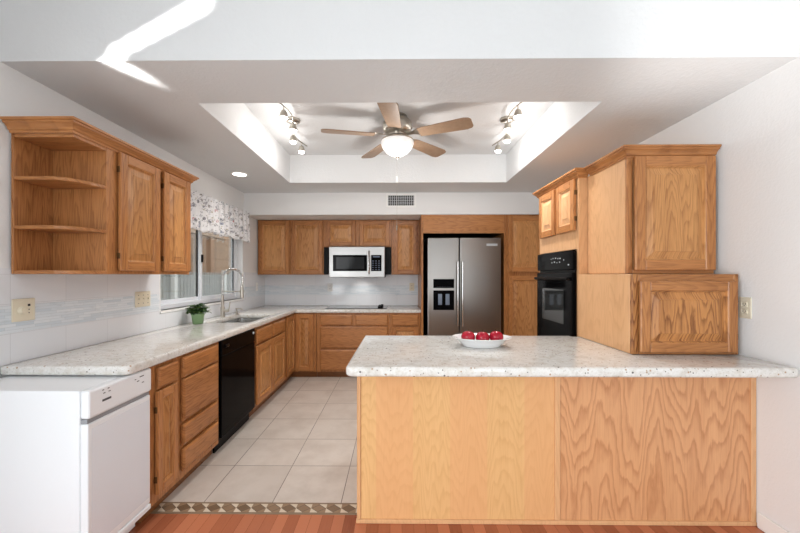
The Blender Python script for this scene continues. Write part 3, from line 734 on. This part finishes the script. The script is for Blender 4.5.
# ---- fruit bowl and apples
fb = thing('fruit_bowl', (.545, 2.265, .914), 'white oval porcelain bowl holding red apples on the peninsula', 'bowl')
bm = bmesh.new(); lathe(bm, [(0, .915), (.112, .915), (.116, .918), (.135, .94), (.158, .963), (.186, .972), (.186, .975), (.156, .968), (.13, .945), (.112, .923), (0, .921)], (.545, 2.265, 0), 48, 0, 'Z', 1, .72)
link_mesh('dish', bm, PORC, fb, 50)
t = NT('red_apple_skin'); o_ = t.obj(); n = t.noise(t.mapping(o_, sc=(60, 60, 12)), 1.0, 3)
t.set(Base_Color=t.mix(n, srgb(140, 8, 30), srgb(186, 24, 52)), Roughness=.18); APP = t.m
stem_m = plain('apple_stem', srgb(82, 58, 34), .7)
a0 = thing('apple', (.456, 2.25, .934), 'red apple at the left end of the white bowl', 'apple', 'apples in the white bowl')
ar = .0425
prof = [(0, .010)]+[(ar*(.25+.0)*1, .006)]+[(ar*math.sin(t_)*(1.04-.08*math.cos(t_)*-1 if False else 1.02), ar*.96-ar*.93*math.cos(t_)) for t_ in [R(v) for v in range(28, 155, 9)]]+[(ar*.26, ar*1.80), (ar*.12, ar*1.72), (0, ar*1.62)]
bm = bmesh.new(); lathe(bm, prof, a0.location, 28); link_mesh('fruit', bm, APP, a0, 80)
bm = bmesh.new(); tube(bm, [Vector(a0.location)+Vector(p) for p in ((0, 0, ar*1.6), (.002, 0, ar*1.9), (.006, 0, ar*2.1))], .0018, 6); link_mesh('stem', bm, stem_m, a0)
for loc, rot, lb in (((.546, 2.245, .930), .9, 'red apple in the middle of the white bowl'), ((.634, 2.25, .934), 2.2, 'red apple at the right end of the white bowl')):
    c = a0.copy(); C.objects.link(c); c.location = loc; c.rotation_euler = (0, 0, rot); c['label'] = lb
    for ch in list(a0.children):
        d = ch.copy(); C.objects.link(d); d.parent = c

# ---- valance
vl = thing('window_valance', (-1.92, 3.72, 1.8), 'white gathered valance curtain with small printed motifs over the window', 'curtain')
t = NT('printed_cotton'); p = t.pos(); x, y, z = t.sep(p); q = t.comb(y, z, 0.0)
c = srgb(240, 240, 242)
for sc, th, cols in ((19, .3, [(0, srgb(80, 82, 96)), (.35, srgb(150, 150, 160)), (.6, srgb(96, 84, 80)), (.8, srgb(170, 56, 72)), (.88, srgb(90, 104, 132))]), (44, .26, [(0, srgb(130, 132, 140)), (.4, srgb(176, 178, 182)), (.75, srgb(110, 100, 104)), (.9, srgb(150, 140, 96))])):
    vo = t.n('ShaderNodeTexVoronoi'); vo.inputs['Scale'].default_value = sc; t.L(t.mapping(q, loc=(sc*.13, sc*.07, 0)), vo.inputs['Vector'])
    wob = t.noise(t.mapping(q, sc=(110, 110, 1)), 1.0, 2)
    m_ = t.math('LESS_THAN', t.math('ADD', vo.outputs['Distance'], t.math('MULTIPLY', t.math('SUBTRACT', wob, .5), 1.3)), th)
    c = t.mix(t.math('MULTIPLY', m_, .8), c, t.ramp(t.sep(vo.outputs['Color'])[0], cols, 'CONSTANT'))
t.set(Base_Color=c, Roughness=.9)
bm = bmesh.new(); NY, NZ = 150, 16; grid = []
for j in range(NZ+1):
    row = []; v = j/NZ
    for i in range(NY+1):
        u = i/NY; yy = 2.86+u*(4.565-2.86)
        zb = 1.80-.012*math.cos(u*2*PI*14)+.008*math.sin(u*31)
        zz = 2.165+.006*math.sin(u*2*PI*28)*(1-v)-(2.165-zb)*v
        amp = .006+.016*v if v > .12 else .012
        xx = -1.905+amp*math.sin(u*2*PI*14+.8*math.sin(u*9))+.006*math.sin(u*2*PI*29+1)+(.012*v)
        row.append(bm.verts.new((xx, yy, zz)))
    grid.append(row)
for j in range(NZ):
    for i in range(NY): bm.faces.new((grid[j][i], grid[j][i+1], grid[j+1][i+1], grid[j+1][i]))
o = link_mesh('cloth', bm, t.m, vl, 80); sm = o.modifiers.new('thick', 'SOLIDIFY'); sm.thickness = .002
bm = bmesh.new(); tube(bm, [(XL, 2.85, 2.12), (-1.935, 2.85, 2.12), (-1.935, 4.572, 2.12), (XL, 4.572, 2.12)], .005, 8); link_mesh('rod', bm, WHITEP, vl)

# ---- ceiling fan
fx, fy = .012, 3.10
fn = thing('ceiling_fan', (fx, fy, TZ), 'five-blade nickel ceiling fan with frosted light bowl in the tray ceiling', 'ceiling fan')
bm = bmesh.new(); lathe(bm, [(0, TZ-.001), (.085, TZ-.001), (.085, TZ-.012), (.06, TZ-.0145), (0, TZ-.0145)], (fx, fy, 0), 32); link_mesh('canopy', bm, NICKEL, fn, 40)
bm = bmesh.new(); lathe(bm, [(0, 2.735), (.06, 2.735), (.10, 2.722), (.126, 2.69), (.13, 2.65), (.122, 2.615), (.10, 2.592), (.085, 2.586), (.085, 2.572), (0, 2.572)], (fx, fy, 0), 40); link_mesh('motor_housing', bm, NICKEL, fn, 40)
bm = bmesh.new(); lathe(bm, [(0, 2.571), (.075, 2.571), (.10, 2.56), (.112, 2.545), (.142, 2.54), (.142, 2.53), (0, 2.53)], (fx, fy, 0), 40); link_mesh('light_fitter', bm, NICKEL, fn, 40)
bm = bmesh.new(); lathe(bm, [(.14, 2.529), (.143, 2.51), (.13, 2.475), (.10, 2.44), (.06, 2.415), (.02, 2.402), (0, 2.40)], (fx, fy, 0), 40); link_mesh('light_bowl', bm, GLOBE, fn, 60)
bm = bmesh.new(); lathe(bm, [(0, 2.401), (.016, 2.401), (.014, 2.39), (.006, 2.38), (0, 2.375)], (fx, fy, 0), 16); link_mesh('finial', bm, NICKEL, fn, 60)
bm = bmesh.new(); tube(bm, [(fx-.004, fy, 2.378), (fx-.004, fy, 1.80)], .0009, 5); lathe(bm, [(0, 1.80), (.004, 1.795), (.006, 1.77), (.004, 1.755), (0, 1.753)], (fx-.004, fy, 0), 10); link_mesh('pull_chain', bm, NICKEL, fn)
t = NT('blade_walnut_pale'); n = t.noise(t.mapping(t.obj(), sc=(30, 30, 30)), 1.0, 3)
t.set(Base_Color=t.mix(n, srgb(166, 140, 116), srgb(140, 112, 90)), Roughness=.4); BLM = t.m
for k in range(5):
    ang = R(-97+72*k); M = Matrix.Translation((fx, fy, 2.578)) @ Matrix.Rotation(ang, 4, 'Z') @ Matrix.Rotation(R(-11), 4, 'X')
    pts = [(.20, -.055), (.235, -.062), (.60, -.078), (.64, -.066), (.655, -.045), (.655, .045), (.64, .066), (.60, .078), (.235, .062), (.20, .055)]
    bm = slab(pts, [], -.004, .004, lambda a, b, t_: M @ Vector((a, b, t_)), .0015, 1); b = link_mesh('blade', bm, BLM, fn)
    bm = slab([(.07, -.018), (.15, -.022), (.20, -.045), (.25, -.05), (.25, .05), (.20, .045), (.15, .022), (.07, .018)], [], .0045, .010, lambda a, b_, t_: M @ Vector((a, b_, t_)), .001, 1); link_mesh('blade_iron', bm, NICKEL, b)
point('fan_lamp', (fx, fy, 2.22), 9, (1, .97, .93), .1)

# ---- track lights
def track(x, sgn, label, pts, heads):
    tr = thing('track_light', (x, 3.15, TZ), label, 'track light', 'serpentine track lights in the tray ceiling')
    bm = bmesh.new(); lathe(bm, [(0, TZ-.001), (.062, TZ-.001), (.062, TZ-.02), (.05, TZ-.028), (0, TZ-.03)], (x, 3.15, 0), 28); tube(bm, [(x, 3.15, TZ-.028), (x, 3.15, TZ-.055)], .008, 8); link_mesh('canopy', bm, NICKEL, tr, 40)
    bm = bmesh.new(); fine = []
    for k in range(41):
        u = k/40; fine.append((x+.05*sgn*math.sin(u*2*PI), 2.66+u*.98, TZ-.06))
    tube(bm, fine, .006, 8); link_mesh('rail', bm, NICKEL, tr, 60)
    for u, dx in heads:
        bx_, by_ = x+.05*sgn*math.sin(u*2*PI), 2.66+u*.98
        bm = bmesh.new(); tube(bm, [(bx_, by_, TZ-.06), (bx_, by_, TZ-.10)], .005, 8); lathe(bm, [(0, TZ-.095), (.02, TZ-.097), (.028, TZ-.115), (.034, TZ-.15), (.03, TZ-.15), (.024, TZ-.118), (0, TZ-.112)], (bx_, by_, 0), 20)
        h = link_mesh('lamp_head', bm, NICKEL, tr, 40)
        bm = bmesh.new(); lathe(bm, [(0, TZ-.125), (.02, TZ-.13), (.03, TZ-.152), (.02, TZ-.166), (0, TZ-.17)], (bx_, by_, 0), 16); link_mesh('bulb', bm, BULB, h, 60)
        point('track_lamp', (bx_+dx*.06, by_, TZ-.19), .9, (1, .97, .93), .03)
        spot('track_beam', (bx_, by_, TZ-.18), (bx_+dx*.25, by_-.1, 0), 12, 115, .8, (1, .97, .93))
track(-.915, 1, 'serpentine nickel track light with four lit heads on the left side of the tray ceiling', None, [(.12, -1), (.37, -1), (.63, -1), (.9, -1)])
track(.985, -1, 'serpentine nickel track light with four lit heads on the right side of the tray ceiling', None, [(.12, 1), (.37, 1), (.63, 1), (.9, 1)])

# ---- recessed downlight, vent
dl = thing('recessed_downlight', (-1.645, 3.72, ZC), 'round lit recessed downlight in the ceiling above the sink', 'ceiling light')
bm = bmesh.new(); lathe(bm, [(.068, ZC-.001), (.092, ZC-.001), (.09, ZC-.006), (.068, ZC-.008), (.068, ZC-.001)], (-1.645, 3.72, 0), 32); link_mesh('trim_ring', bm, WHITEP, dl, 40)
bm = bmesh.new(); lathe(bm, [(0, ZC-.001), (.067, ZC-.001), (.067, ZC-.004), (0, ZC-.005)], (-1.645, 3.72, 0), 32); link_mesh('lens', bm, DOWN, dl, 40)
spot('downlight_lamp', (-1.645, 3.72, ZC-.02), (-1.645, 3.72, 0), 5, 95, .9, (1, .95, .88))
vn = thing('air_vent', (.065, 4.58, 2.24), 'white louvred air vent on the soffit above the back cabinets', 'vent')
VX0, VX1, VZ0, VZ1 = -.128, .258, 2.238, 2.418
bm = bmesh.new()
for r_ in ((VX0, VX1, VZ0, VZ0+.025), (VX0, VX1, VZ1-.025, VZ1), (VX0, VX0+.025, VZ0+.025, VZ1-.025), (VX1-.025, VX1, VZ0+.025, VZ1-.025)): bx(bm, r_[0], r_[1], 4.58, 4.5895, r_[2], r_[3], .002)
link_mesh('frame', bm, WHITEP, vn); box('duct', VX0+.025, VX1-.025, 4.5885, 4.5898, VZ0+.025, VZ1-.025, DARK, vn, 0)
for k in range(14):
    xx = VX0+.036+k*.0242; bm = bmesh.new(); bx(bm, xx-.003, xx+.003, 4.5805, 4.588, VZ0+.025, VZ1-.025); link_mesh('louvre', bm, GREYP, vn)
bm = bmesh.new()
for k in range(3): bx(bm, VX0+.025, VX1-.025, 4.5795, 4.5815, VZ0+.055+k*.033, VZ0+.059+k*.033)
link_mesh('cross_bar', bm, GREYP, vn)

# ---- outlets and switches
def plate(name, o, ua, n, w, h, m, label, cat, kind):
    fr = F(o, ua, n); p = thing(name, o, label, cat)
    bm = bmesh.new(); lbox(bm, fr, -w/2, w/2, -h/2, h/2, .0005, .007, .003); link_mesh('cover_plate', bm, m, p)
    if kind == 'outlet':
        for b in (-.02, .02):
            bm = bmesh.new(); lbox(bm, fr, -.016, .016, b-.014, b+.014, .0072, .010, .003); r_ = link_mesh('socket', bm, m, p)
            bm = bmesh.new(); lbox(bm, fr, -.008, -.005, b-.003, b+.007, .0101, .0106); lbox(bm, fr, .005, .008, b-.003, b+.007, .0101, .0106); lbox(bm, fr, -.002, .002, b-.010, b-.006, .0101, .0106); link_mesh('slots', bm, DARK, r_)
    if kind == 'dimmer':
        bm = bmesh.new(); prof = [(0, .026), (.015, .026), (.018, .022), (.020, .0072), (0, .0072)]
        vs = lathe(bm, prof, (0, 0, 0), 24)
        for v in vs: v.co = fr(-.015+v.co.x, v.co.y, v.co.z)
        link_mesh('dial', bm, m, p, 40)
        bm = bmesh.new(); lbox(bm, fr, .018, .03, .018, .03, .0072, .009); lbox(bm, fr, .022, .027, -.002, .003, .0072, .0085); lbox(bm, fr, .022, .027, -.02, -.015, .0072, .0085); link_mesh('indicator', bm, DARK, p)
    if kind == 'switch':
        for a in (-w/2+.032, 0, w/2-.032):
            bm = bmesh.new(); lbox(bm, fr, a-.006, a+.006, -.012, .012, .0072, .009); s_ = link_mesh('switch_slot', bm, m, p)
            bm = bmesh.new(); lbox(bm, fr, a-.004, a+.004, -.002, .010, .0091, .018, .001); link_mesh('toggle', bm, m, s_)
            bm = bmesh.new(); lbox(bm, fr, a-.003, a+.003, .028, .034, .0072, .0082); lbox(bm, fr, a-.003, a+.003, -.034, -.028, .0072, .0082); link_mesh('screw', bm, DARK, s_)
    return p
plate('power_outlet', (XR, 2.012, 1.182), UY, NXm, .072, .118, BEIGE, 'almond power outlet on the right wall beside the counter cabinet', 'outlet', 'outlet')
plate('dimmer_switch', (SX+.003, 1.846, 1.183), UY, NXp, .118, .118, BEIGE, 'almond dimmer plate with round dial below the open shelves', 'switch', 'dimmer')
plate('light_switch', (SX+.003, 2.725, 1.18), UY, NXp, .165, .118, BEIGE, 'almond triple light switch plate left of the kitchen window', 'switch', 'switch')
plate('power_outlet', (SX+.003, 4.97, 1.20), UY, NXp, .072, .118, WHITEP, 'white power outlet on the left wall right of the window', 'outlet', 'outlet')
plate('power_outlet', (-.985, YB-.013, 1.18), UX, NYm, .08, .118, WHITEP, 'white power outlet on the back wall left of the cooktop', 'outlet', 'outlet')
plate('power_outlet', (.235, YB-.013, 1.19), UX, NYm, .072, .118, BEIGE, 'almond power outlet on the back wall right of the cooktop', 'outlet', 'outlet')
